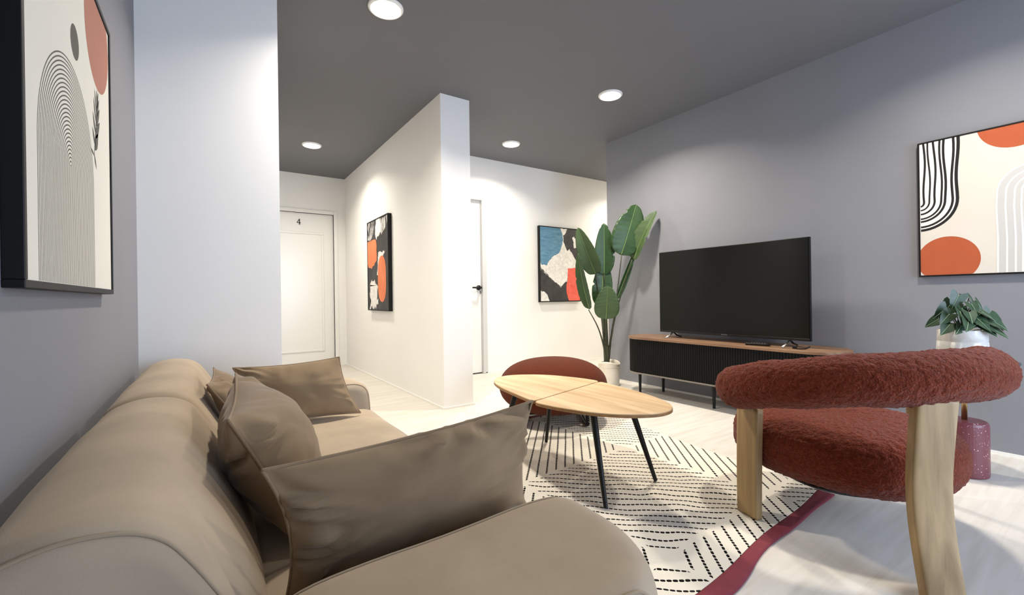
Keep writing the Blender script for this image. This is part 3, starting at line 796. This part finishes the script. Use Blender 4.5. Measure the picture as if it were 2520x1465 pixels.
cushion('cushion', [(-.010, 1.74, .645), (.010, 2.05, .660), (.16, 1.97, .40), (.16, 1.66, .40)], .07, 'taupe cushion in the far corner, mostly hidden behind another', M['fabric_dark'], 4, bulge=(1.0, .6))

# ------------------------------------------------------------------ coffee table
TZ = .42
tb = thing('coffee_table', (1.567, 1.77, 0), 'leaf-shaped oak coffee table split into two halves on thin black legs', 'table')
sd = Vector((.9656, .2602)); td = Vector((-.2602, .9656)); tc_ = Vector((1.567, 1.77))
half = [(.270, .0045), (.300, .006), (.320, .022), (.331, .07), (.334, .18), (.312, .34), (.255, .46), (.170, .545), (.085, .568), (.005, .545), (-.075, .475), (-.150, .365), (-.215, .23), (-.266, .11), (-.293, .045), (-.296, .018), (-.280, .006), (-.25, .0045)]
def tloc(p): q = tc_ + sd * p[0] + td * p[1]; return (q.x, q.y)
def smooth_half(sgn):
    out = []
    P3 = [Vector((a, b, 0)) for a, b in half]
    for q in spline(P3, 6): out.append(tloc((sgn * q.x, sgn * q.y)))
    return out
for sgn in (1, -1):
    pts = smooth_half(sgn)
    tp = MB().prism(pts, TZ - .018, TZ).build('table_half', M['oak'], tb, bevel=.004, bseg=3)
    MB().prism([((p[0] - tloc((0, sgn * .28))[0]) * 1.0008 + tloc((0, sgn * .28))[0], (p[1] - tloc((0, sgn * .28))[1]) * 1.0008 + tloc((0, sgn * .28))[1]) for p in pts], TZ - .0165, TZ - .0045).build('edge_band', M['oak_edge'], tp)
for bx, by in ((1.384, 1.345), (1.786, 1.402), (1.723, 2.175), (1.320, 2.118)):
    tx, ty = bx + (1.567 - bx) * .30, by + (1.77 - by) * .30
    MB().tube([(bx, by, .0120), (tx, ty, TZ - .018)], [.0095, .0165], 16).build('leg', M['black_metal'], tb, smooth=False)
MB().box(1.50, 1.63, 1.60, 1.94, TZ - .024, TZ - .018).build('joining_plate', M['black_metal'], tb)

# ------------------------------------------------------------------ low pouf seat on tube base
PX, PY = 2.105, 2.565
pf = thing('pouf_seat', (PX, PY, 0), 'low rounded rust pouf seat on black tube base behind the coffee table', 'pouf')
v = []; f = []; nu, nv = 64, 32
for j in range(nv + 1):
    ph = -PI / 2 + PI * j / nv
    for i in range(nu):
        th = 2 * PI * i / nu
        r = .405 * max(0, math.cos(ph)) ** .80
        z = .262 + .198 * math.copysign(abs(math.sin(ph)) ** .92, math.sin(ph))
        nn = 1 + .008 * noise.noise(Vector((math.cos(th) * 2, math.sin(th) * 2, z * 6)))
        v.append((PX + r * nn * math.cos(th), PY + r * nn * math.sin(th) * .95, z))
for j in range(nv):
    for i in range(nu): f.append((j * nu + i, j * nu + (i + 1) % nu, (j + 1) * nu + (i + 1) % nu, (j + 1) * nu + i))
obj('upholstered_shell', v, f, M['rust_smooth'], pf, smooth=True)
for s_ in (-1, 1):
    dx, dy = r2.x, r2.y
    c0 = Vector((PX + s_ * .215 * dx, PY + s_ * .215 * dy, 0)); nrm = Vector((-dy, dx, 0)).normalized()
    nrm = Vector((fw.x, fw.y, 0)).normalized()
    pts = [c0 + nrm * .20 + Vector((0, 0, .16)), c0 + nrm * .235 + Vector((0, 0, .05)), c0 + nrm * .20 + Vector((0, 0, .0245)), c0 + Vector((0, 0, .0245)), c0 - nrm * .20 + Vector((0, 0, .0245)), c0 - nrm * .235 + Vector((0, 0, .05)), c0 - nrm * .20 + Vector((0, 0, .16))]
    MB().tube(spline(pts, 6), .0135, 12).build('sled_tube', M['black_metal'], pf, smooth=True)
MB().tube([(PX - .21 * r2.x, PY - .21 * r2.y, .05), (PX + .21 * r2.x, PY + .21 * r2.y, .05)], .011, 10).build('cross_tube', M['black_metal'], pf, smooth=True)

# ------------------------------------------------------------------ boucle armchair
CX, CY = 2.15, .75
ch = thing('lounge_chair', (CX, CY, 0), 'rust boucle lounge chair with curved bolster back on three wide wooden legs', 'armchair')
def fuzz(v, f, name, parent, m, amp=.0048, fr_=78):
    me_o = obj(name, v, f, m, parent, smooth=True)
    me = me_o.data
    nr = [vv.normal.copy() for vv in me.vertices]
    for vv, n_ in zip(me.vertices, nr):
        p = vv.co
        d = noise.noise(p * fr_) * amp + noise.noise(p * fr_ * 2.3) * amp * .5
        vv.co = p + n_ * d
    return me_o
# the back is an arc of a thick bolster, higher in the middle; the open side looks towards the television
ZP = [(130, .515), (152, .543), (175, .588), (205, .630), (240, .645), (285, .632), (320, .59), (345, .555)]
def arc_pt(deg):
    k = min(1, max(0, (deg - 190) / 80)); k = k * k * (3 - 2 * k)
    rr_ = .452 - .052 * k
    for (a0, h0), (a1, h1) in zip(ZP, ZP[1:]):
        if a0 <= deg <= a1:
            q = (deg - a0) / (a1 - a0); q = q * q * (3 - 2 * q) * .5 + q * .5; zz = h0 + (h1 - h0) * q
    return Vector((CX + rr_ * math.cos(math.radians(deg)), CY + rr_ * math.sin(math.radians(deg)), zz))
path = [arc_pt(152 + (340 - 152) * i / 240) for i in range(241)]
# rounded ends
def ball(path, r, k=8):
    t0 = (path[0] - path[1]).normalized(); t1 = (path[-1] - path[-2]).normalized()
    pre = [path[0] + t0 * r * math.sin(PI / 2 * i / k) for i in range(k, 0, -1)]; rp = [r * math.cos(PI / 2 * i / k) for i in range(k, 0, -1)]
    post = [path[-1] + t1 * r * math.sin(PI / 2 * i / k) for i in range(1, k + 1)]; rq = [r * math.cos(PI / 2 * i / k) for i in range(1, k + 1)]
    return pre + path + post, [max(x, .004) for x in rp] + [r] * len(path) + [max(x, .004) for x in rq]
pp, rr = ball(path, .087)
mb = MB().tube(pp, rr, 104, flat=.98)
dense_v, dense_f = mb.v, mb.f
fuzz(dense_v, dense_f, 'bolster_back', ch, M['rust'])
# seat pad: rounded super-ellipse slab
v = []; f = []; nu, nv = 300, 84
for j in range(nv + 1):
    ph = -PI / 2 + PI * j / nv
    for i in range(nu):
        th = 2 * PI * i / nu
        cr = math.copysign(abs(math.cos(th)) ** .85, math.cos(th)); sr = math.copysign(abs(math.sin(th)) ** .85, math.sin(th))
        e = max(0, math.cos(ph)) ** .42
        z = .292 + .130 * math.copysign(abs(math.sin(ph)) ** .62, math.sin(ph))
        bot = 1.0 if z > .27 else 1 - .10 * ((.27 - z) / .1) ** 1.5
        v.append((CX + .005 + .335 * e * cr * bot, CY + .020 + .385 * e * sr * bot, z))
for j in range(nv):
    for i in range(nu): f.append((j * nu + i, j * nu + (i + 1) % nu, (j + 1) * nu + (i + 1) % nu, (j + 1) * nu + i))
fuzz(v, f, 'seat_pad', ch, M['rust'])
def plank(pts, wdir, w, th, name='leg'):
    """bent flat board: centre line pts, width direction wdir, widths w, thickness th"""
    C = spline(pts, 8); n = len(C); v = []; f = []
    K = 12
    for i, p in enumerate(C):
        t_ = (C[min(i + 1, n - 1)] - C[max(i - 1, 0)]).normalized()
        W_ = Vector(wdir); W_ = (W_ - t_ * W_.dot(t_)).normalized(); T_ = t_.cross(W_)
        ww = w[0] + (w[1] - w[0]) * i / (n - 1)
        for k in range(K * 4):                                # rounded rectangle
            a = 2 * PI * k / (K * 4)
            cx_ = math.copysign(abs(math.cos(a)) ** .28, math.cos(a)); sx_ = math.copysign(abs(math.sin(a)) ** .28, math.sin(a))
            v.append(p + W_ * (ww / 2 * cx_) + T_ * (th / 2 * sx_))
    m_ = K * 4
    for i in range(n - 1):
        for k in range(m_): f.append((i * m_ + k, i * m_ + (k + 1) % m_, (i + 1) * m_ + (k + 1) % m_, (i + 1) * m_ + k))
    f.append(tuple(range(m_ - 1, -1, -1))); f.append(tuple((n - 1) * m_ + k for k in range(m_)))
    # cut level with the floor
    v = [(p[0], p[1], max(p[2], .0095 if p[1] > .84 else .0005)) for p in v]
    return obj(name, v, f, M['ash'], ch, smooth=True)
plank([(1.826, .968, .004), (1.826, .967, .20), (1.828, .962, .455)], (.33, .94, 0), (.104, .112), .036)
plank([(1.768, .370, -.004), (1.790, .393, .132), (1.805, .406, .232), (1.820, .412, .338), (1.835, .409, .46), (1.850, .403, .585)], (.74, -.67, 0), (.108, .116), .040)
plank([(2.625, .580, -.004), (2.600, .590, .15), (2.580, .598, .315), (2.570, .600, .45), (2.560, .602, .51)], (.25, .97, 0), (.108, .116), .040)
MB().lathe([(.20, .150), (.22, .165), (.20, .175)], (CX, CY + .02, 0), 32).build('seat_underframe', M['black_metal'], ch)

# ------------------------------------------------------------------ media console
cs = thing('media_console', (3.43, 2.035, 0), 'low media console with black fluted body and brown wooden top', 'cabinet')
YA, YB, XM = 1.34, 2.73, 3.43
def stadium(r, n=32):
    a = [(XM + r * math.cos(PI * k / n), YB + r * math.sin(PI * k / n)) for k in range(n + 1)]
    b = [(XM - r * math.cos(PI * k / n), YA - r * math.sin(PI * k / n)) for k in range(n + 1)]
    return a + b
MB().prism(stadium(.200), .512, .535).build('top_board', M['walnut'], cs, bevel=.004)
MB().prism(stadium(.197), .196, .208).build('bottom_board', M['pale_edge'], cs, bevel=.002)
# fluted wall: half-round flutes all round
per = []
r = .185
def walk():
    pts = []
    L1 = YB - YA; La = PI * r
    tot = 2 * (L1 + La); pitch = .0195; n = int(tot / pitch); pitch = tot / n
    for k in range(n * 6):
        s_ = k / (n * 6) * tot
        if s_ < La: a = s_ / r; p = (XM + r * math.cos(a), YB + r * math.sin(a)); nm = (math.cos(a), math.sin(a))
        elif s_ < La + L1: p = (XM - r, YB - (s_ - La)); nm = (-1, 0)
        elif s_ < 2 * La + L1: a = PI + (s_ - La - L1) / r; p = (XM + r * math.cos(a), YA + r * math.sin(a)); nm = (math.cos(a), math.sin(a))
        else: p = (XM + r, YA + (s_ - 2 * La - L1)); nm = (1, 0)
        h = .006 * abs(math.sin(PI * s_ / pitch))
        pts.append((p[0] + nm[0] * h, p[1] + nm[1] * h))
    return pts
MB().prism(walk(), .208, .512).build('fluted_body', M['black_wood'], cs)
for y in (1.42, 2.04, 2.68):
    for x in (3.335, 3.545):
        MB().lathe([(.011, 0), (.015, .196)], (x, y + (0.10 if (y > 2.5 and x < 3.4) else 0), 0), 16).build('leg', M['black_metal'], cs, smooth=False)

# television
TX, TY0, TY1, TZ0, TZ1 = 3.385, 1.362, 2.590, .583, 1.302
tv = thing('television', (TX + .03, (TY0 + TY1) / 2, .535), 'large flat black television standing on the media console', 'television')
MB().box(TX + .004, TX + .030, TY0, TY1, TZ0, TZ1).box(TX + .03, TX + .06, TY0 + .2, TY1 - .2, TZ0 + .02, TZ0 + .38).build('casing', M['plastic_black'], tv, bevel=.003)
MB().box(TX, TX + .006, TY0 + .007, TY1 - .007, TZ0 + .020, TZ1 - .007).build('screen', M['screen'], tv)
MB().box(TX - .0015, TX + .006, TY0 + .004, TY1 - .004, TZ0 + .002, TZ0 + .019).build('lower_bezel', M['plastic_black'], tv, bevel=.002)
MB().box(TX - .003, TX, (TY0 + TY1) / 2 - .025, (TY0 + TY1) / 2 + .025, TZ0 + .007, TZ0 + .013).build('badge', mat('badge_grey', (90, 90, 92), .4), tv)
for y in (1.50, 2.46):
    for sx in (-1, 1):
        MB().tube([(TX + .016, y, TZ0 + .006), (TX + .016 + sx * .05, y + .015 * sx * 0, .558), (TX + .016 + sx * .115, y, .5405)], [.007, .0065, .0055], 10).build('foot', M['chrome'] if sx < 0 else M['plastic_black'], tv, smooth=True)

# remote controls and cable on the console
def remote(y, x, ang, l, w, label, name='remote_control'):
    t_ = thing(name, (x, y, .535), label, 'remote control')
    d = Vector((math.cos(ang), math.sin(ang), 0)); n_ = Vector((-d.y, d.x, 0)); c_ = Vector((x, y, .536))
    v = [c_ + d * (l / 2 * a) + n_ * (w / 2 * b) + Vector((0, 0, h)) for h in (0, .018) for a, b in ((-1, -1), (1, -1), (1, 1), (-1, 1))]
    obj('body', v, [(0, 3, 2, 1), (4, 5, 6, 7), (0, 1, 5, 4), (1, 2, 6, 5), (2, 3, 7, 6), (3, 0, 4, 7)], M['plastic_black'], t_, bevel=.005)
    for k in range(6):
        q = c_ + d * (l * (-.3 + .11 * k)) + Vector((0, 0, .018))
        MB().lathe([(.004, 0), (.0035, .002)], q, 10).build('button', mat('button_grey', (120, 120, 122), .5), t_)
remote(1.685, 3.325, 1.75, .16, .045, 'black remote control lying on the console under the television')
cb = MB().tube(spline([(3.36, 1.455, .541), (3.315, 1.435, .540), (3.29, 1.40, .540), (3.315, 1.37, .540), (3.38, 1.38, .540), (3.47, 1.40, .541)], 6), .004, 8)
cb.box(3.300, 3.322, 1.418, 1.440, .5355, .548)
tag(cb.build('cable', M['plastic_black'], origin=(3.33, 1.41, .535), smooth=False), 'short black cable with a plug lying beside the television foot', 'cable')

# ------------------------------------------------------------------ plants
def leaf_mesh(base, tip, width, face, curl=.12, fold=.25, tears=0, seed=0, n=26, droop=0.0, bp=.42):
    """paddle-shaped leaf from base to tip; face = direction the upper side looks"""
    rnd_ = random.Random(seed)
    B, T = Vector(base), Vector(tip); ax_ = T - B; l = ax_.length; d = ax_.normalized()
    F = Vector(face); F = (F - d * F.dot(d)).normalized(); S_ = d.cross(F)
    ts = sorted(rnd_.uniform(.35, .95) for _ in range(tears)); ts = [(t_, rnd_.choice((-1, 1)), rnd_.uniform(.3, .6)) for t_ in ts]
    v = []; f = []; mid = []; K = 6
    for i in range(n + 1):
        t_ = i / n
        w = width / 2 * (math.sin(PI * t_ ** (bp * 1.75)) ** .52 if 0 < t_ < 1 else 0.0) * (1 - .12 * t_)
        c_ = B + d * (l * t_) - F * (curl * l * (t_ - .5) ** 2 * 2) - Vector((0, 0, droop * l * t_ ** 3))
        mid.append(c_)
        for k in range(-K, K + 1):
            s_ = k / K
            ww = w
            for (tt, sd_, dep) in ts:
                if sd_ * s_ > 0 and abs(t_ - tt) < .02 and abs(s_) > 1 - dep: ww = w * (1 - dep * .5)
            rp = .015 * width * math.sin(t_ * 60 + abs(s_) * 3) * abs(s_)
            v.append(c_ + S_ * (ww * s_) + F * (fold * abs(s_) * w + rp))
    m_ = 2 * K + 1
    for i in range(n):
        for k in range(2 * K): f.append((i * m_ + k, i * m_ + k + 1, (i + 1) * m_ + k + 1, (i + 1) * m_ + k))
    return v, f, mid, F
PXY = (3.36, 3.19)
sp_ = thing('strelitzia_plant', (PXY[0], PXY[1], 0), 'tall plant with broad paddle leaves in the corner beside the television', 'plant')
tocam = Vector((-fw.x, -fw.y, .15)).normalized()
leaves = [  # base, tip, width, facing, fold, tears, curl, material
    ((3.375, 3.02, 1.318), (3.515, 2.94, 1.825), .325, tocam, .10, 3, .10, 'leaf'),
    ((3.470, 2.97, 1.275), (3.560, 2.76, 1.735), .20, (-.75, -.05, .25), .45, 2, .10, 'leaf_back'),
    ((3.375, 3.09, .880), (3.520, 2.97, 1.372), .075, (-.2, -.9, .3), .5, 0, .02, 'leaf'),
    ((3.294, 3.18, 1.130), (3.272, 3.15, 1.645), .215, tocam, .22, 4, .05, 'leaf'),
    ((3.214, 3.22, 1.125), (2.960, 3.20, 1.575), .20, (-.9, -.5, .35), .30, 0, .10, 'leaf_back'),
    ((3.090, 3.20, .780), (2.965, 3.22, 1.330), .14, (-.95, -.15, .2), .35, 1, .08, 'leaf'),
    ((3.255, 3.20, .810), (3.320, 3.20, 1.280), .215, tocam, .12, 2, .05, 'leaf'),
    ((3.229, 3.10, .682), (3.185, 3.03, 1.010), .255, (-.6, -.7, .35), .06, 0, .06, 'leaf_back'),
]
for i, (b_, t_, w_, fc, fo, te, cu, mm) in enumerate(leaves):
    v, f, mid, F = leaf_mesh(b_, t_, w_, fc, cu, fo, te, seed=20 + i)
    lo_ = obj('leaf', v, f, M[mm], sp_, smooth=True)
    s_ = lo_.modifiers.new('thickness', 'SOLIDIFY'); s_.thickness = .0015
    MB().tube([p + F * .0015 for p in mid], [.0050 * (1 - .8 * k / (len(mid) - 1)) + .0008 for k in range(len(mid))], 6).build('midrib', M['rib'], lo_, smooth=True)
    root = (PXY[0] - .03 + .014 * math.cos(i * 2.1), PXY[1] + .014 * math.sin(i * 2.1), .20)
    b3 = Vector(b_); r3 = Vector(root)
    mid3 = r3.lerp(b3, .55) + Vector((0, 0, .10)) if abs(b3.x - r3.x) > .06 else r3.lerp(b3, .5)
    MB().tube(spline([r3, r3.lerp(mid3, .5) + Vector((0, 0, .05)), mid3, b3], 6), [.0095 - .0050 * k / 18 for k in range(19)], 8).build('stalk', M['stem'], sp_, smooth=True)
for k, (ox, oy) in enumerate(((-.012, 0), (.012, .004), (0, -.012))):
    MB().tube(spline([(PXY[0] - .035 + ox, PXY[1] + oy, .20), (PXY[0] - .045 + ox * 1.4, PXY[1] + oy, .42), (PXY[0] - .06 + ox * 2.0, PXY[1] + oy, .70)], 6), [.020 - .006 * j / 12 for j in range(13)], 10).build('sheath', M['stem'], sp_, smooth=True)
bp1 = thing('planter', (PXY[0], PXY[1], 0), 'off-white soft fabric planter holding the tall plant', 'planter')
pr_ = [(.090, 0), (.097, .012), (.103, .10), (.107, .19), (.109, .225), (.112, .236), (.108, .243), (.101, .238), (.100, .21)]
v = []; f = []; n = 48
for j, (r, z) in enumerate(pr_):
    for k in range(n):
        a = 2 * PI * k / n
        wz = .012 * math.sin(2 * a + .6) * max(0, (z - .19) / .05); rr_ = r * (1 + .02 * math.sin(3 * a + 1) * (z / .24))
        v.append((PXY[0] + rr_ * math.cos(a), PXY[1] + rr_ * math.sin(a), z + wz))
for j in range(len(pr_) - 1):
    for k in range(n): f.append((j * n + k, j * n + (k + 1) % n, (j + 1) * n + (k + 1) % n, (j + 1) * n + k))
f.append(tuple(range(n - 1, -1, -1)))
obj('bag_wall', v, f, M['pot'], bp1, smooth=True)
MB().lathe([(.0985, .196), (.06, .203), (.001, .206)], (PXY[0], PXY[1], 0), 32).build('soil', M['soil'], bp1, smooth=True)
MB().lathe([(.1105, .196), (.1115, .200), (.1105, .204)], (PXY[0], PXY[1], 0), 40, cap=False).build('stitch_band', M['pot'], bp1, smooth=True)

# pedestal side table
QX, QY = 3.125, .570
st = thing('pedestal_table', (QX, QY, 0), 'small round side table with brass stem and red terrazzo foot', 'side table')
MB().lathe([(.082, 0), (.087, .005), (.088, .03), (.088, .252), (.085, .264), (.078, .270), (.02, .270)], (QX, QY, 0), 48).build('terrazzo_foot', M['terrazzo'], st, smooth=False, bevel=.002)
MB().lathe([(.011, .269), (.011, .560)], (QX, QY, 0), 20).build('stem', M['brass'], st, smooth=True)
MB().lathe([(.180, .558), (.190, .562), (.192, .568), (.188, .572), (.001, .572)], (QX, QY, 0), 64).build('tray_top', M['table_dark'], st, smooth=True)

# small potted plant
SX, SY = 3.125, .575; SZ = .5725
sp2 = thing('plant_pot', (SX, SY, SZ), 'whitewashed round pot with a collar on the side table', 'plant pot')
MB().lathe([(.088, 0), (.095, .008), (.096, .05), (.0935, .088), (.0915, .090), (.0915, .094), (.093, .096), (.0915, .146), (.0895, .150), (.085, .147), (.083, .12)], (SX, SY, SZ), 56).build('pot_wall', M['pot2'], sp2, smooth=True)
MB().lathe([(.0845, .128), (.05, .134), (.001, .136)], (SX, SY, SZ), 32).build('soil', M['soil'], sp2, smooth=True)
pl = thing('leafy_houseplant', (SX, SY, SZ + .134), 'bushy green houseplant with lobed leaves on the side table', 'plant')
rl = random.Random(11)
def arrow_leaf(c_, d, F, l, w):
    d = Vector(d).normalized(); F = Vector(F); F = (F - d * F.dot(d)).normalized(); S_ = d.cross(F); c_ = Vector(c_)
    out = [(0, 0), (-.16, .20), (-.26, .42), (-.10, .50), (.12, .46), (.36, .40), (.60, .28), (.82, .12), (1, 0)]
    n = len(out); v = []; f = []
    for t_, s_ in out: v.append(c_ + d * (l * (max(t_, -.05 if s_ == 0 else t_))) - F * (l * .10 * t_ * t_))        # rib line below each rim point
    v = []
    rib = [c_ + d * (l * max(0, o[0])) - F * (.12 * l * max(0, o[0]) ** 2) for o in out]
    for sgn in (1, -1):
        rim = [c_ + d * (l * o[0]) + S_ * (sgn * w * o[1]) + F * (.14 * w * o[1]) - F * (.12 * l * max(0, o[0]) ** 2) for o in out]
        k = len(v); v += rib + rim
        for i in range(n - 1): f.append((k + i, k + i + 1, k + n + i + 1, k + n + i) if sgn > 0 else (k + n + i, k + n + i + 1, k + i + 1, k + i))
    return v, f, rib, F
top = Vector((SX, SY, SZ + .138))
cr_ = Vector((r2.x, r2.y, 0)).normalized(); cf_ = Vector((fw.x, fw.y, 0)).normalized()
specs = [(-.015, .0, .185), (.02, .03, .19), (.038, .0, .172), (.058, -.015, .15), (.075, .02, .13), (.092, -.015, .10), (.10, .03, .07), (-.06, .015, .12), (-.072, -.01, .09), (-.05, -.04, .105),
         (-.02, -.055, .10), (.0, -.07, .07), (.03, -.065, .10), (.05, -.08, .065), (-.04, -.07, .06), (.07, -.065, .08), (.012, -.035, .14), (-.03, .02, .145), (.04, .05, .14), (-.068, .05, .06), (.045, -.10, .02),
         (.082, .055, .085), (-.055, -.05, .035), (.015, -.085, .035), (.088, -.05, .045), (-.075, -.02, .045), (.03, -.03, .115), (-.02, -.02, .12), (.06, .0, .105), (-.04, .05, .10)]
for i, (a, b, h) in enumerate(specs):
    c_ = top + cr_ * a + cf_ * b + Vector((0, 0, h))
    outw = (cr_ * a + cf_ * b + Vector((0, 0, -.02))).normalized()
    d = (outw * .8 + Vector((0, 0, -.55)) + cr_ * rl.uniform(-.4, .4)).normalized()
    F = Vector((0, 0, 1)) * .55 - cf_ * .75 + cr_ * rl.uniform(-.5, .5) + outw * .2
    l = rl.uniform(.066, .086); w = l * rl.uniform(.8, .98)
    v, f, rib, F = arrow_leaf(c_, d, F, l, w)
    lf_ = obj('leaf', v, f, M['small_leaf'], pl, smooth=True)
    MB().tube([p + F * .0012 for p in rib], .0013, 5).build('vein', M['small_vein'], lf_, smooth=True)
    MB().tube(spline([top + cr_ * a * .12 + cf_ * b * .12 - Vector((0, 0, .004)), top + cr_ * a * .5 + cf_ * b * .5 + Vector((0, 0, h * .6)), c_], 5), .0020, 6).build('stalk', M['stem'], pl, smooth=True)
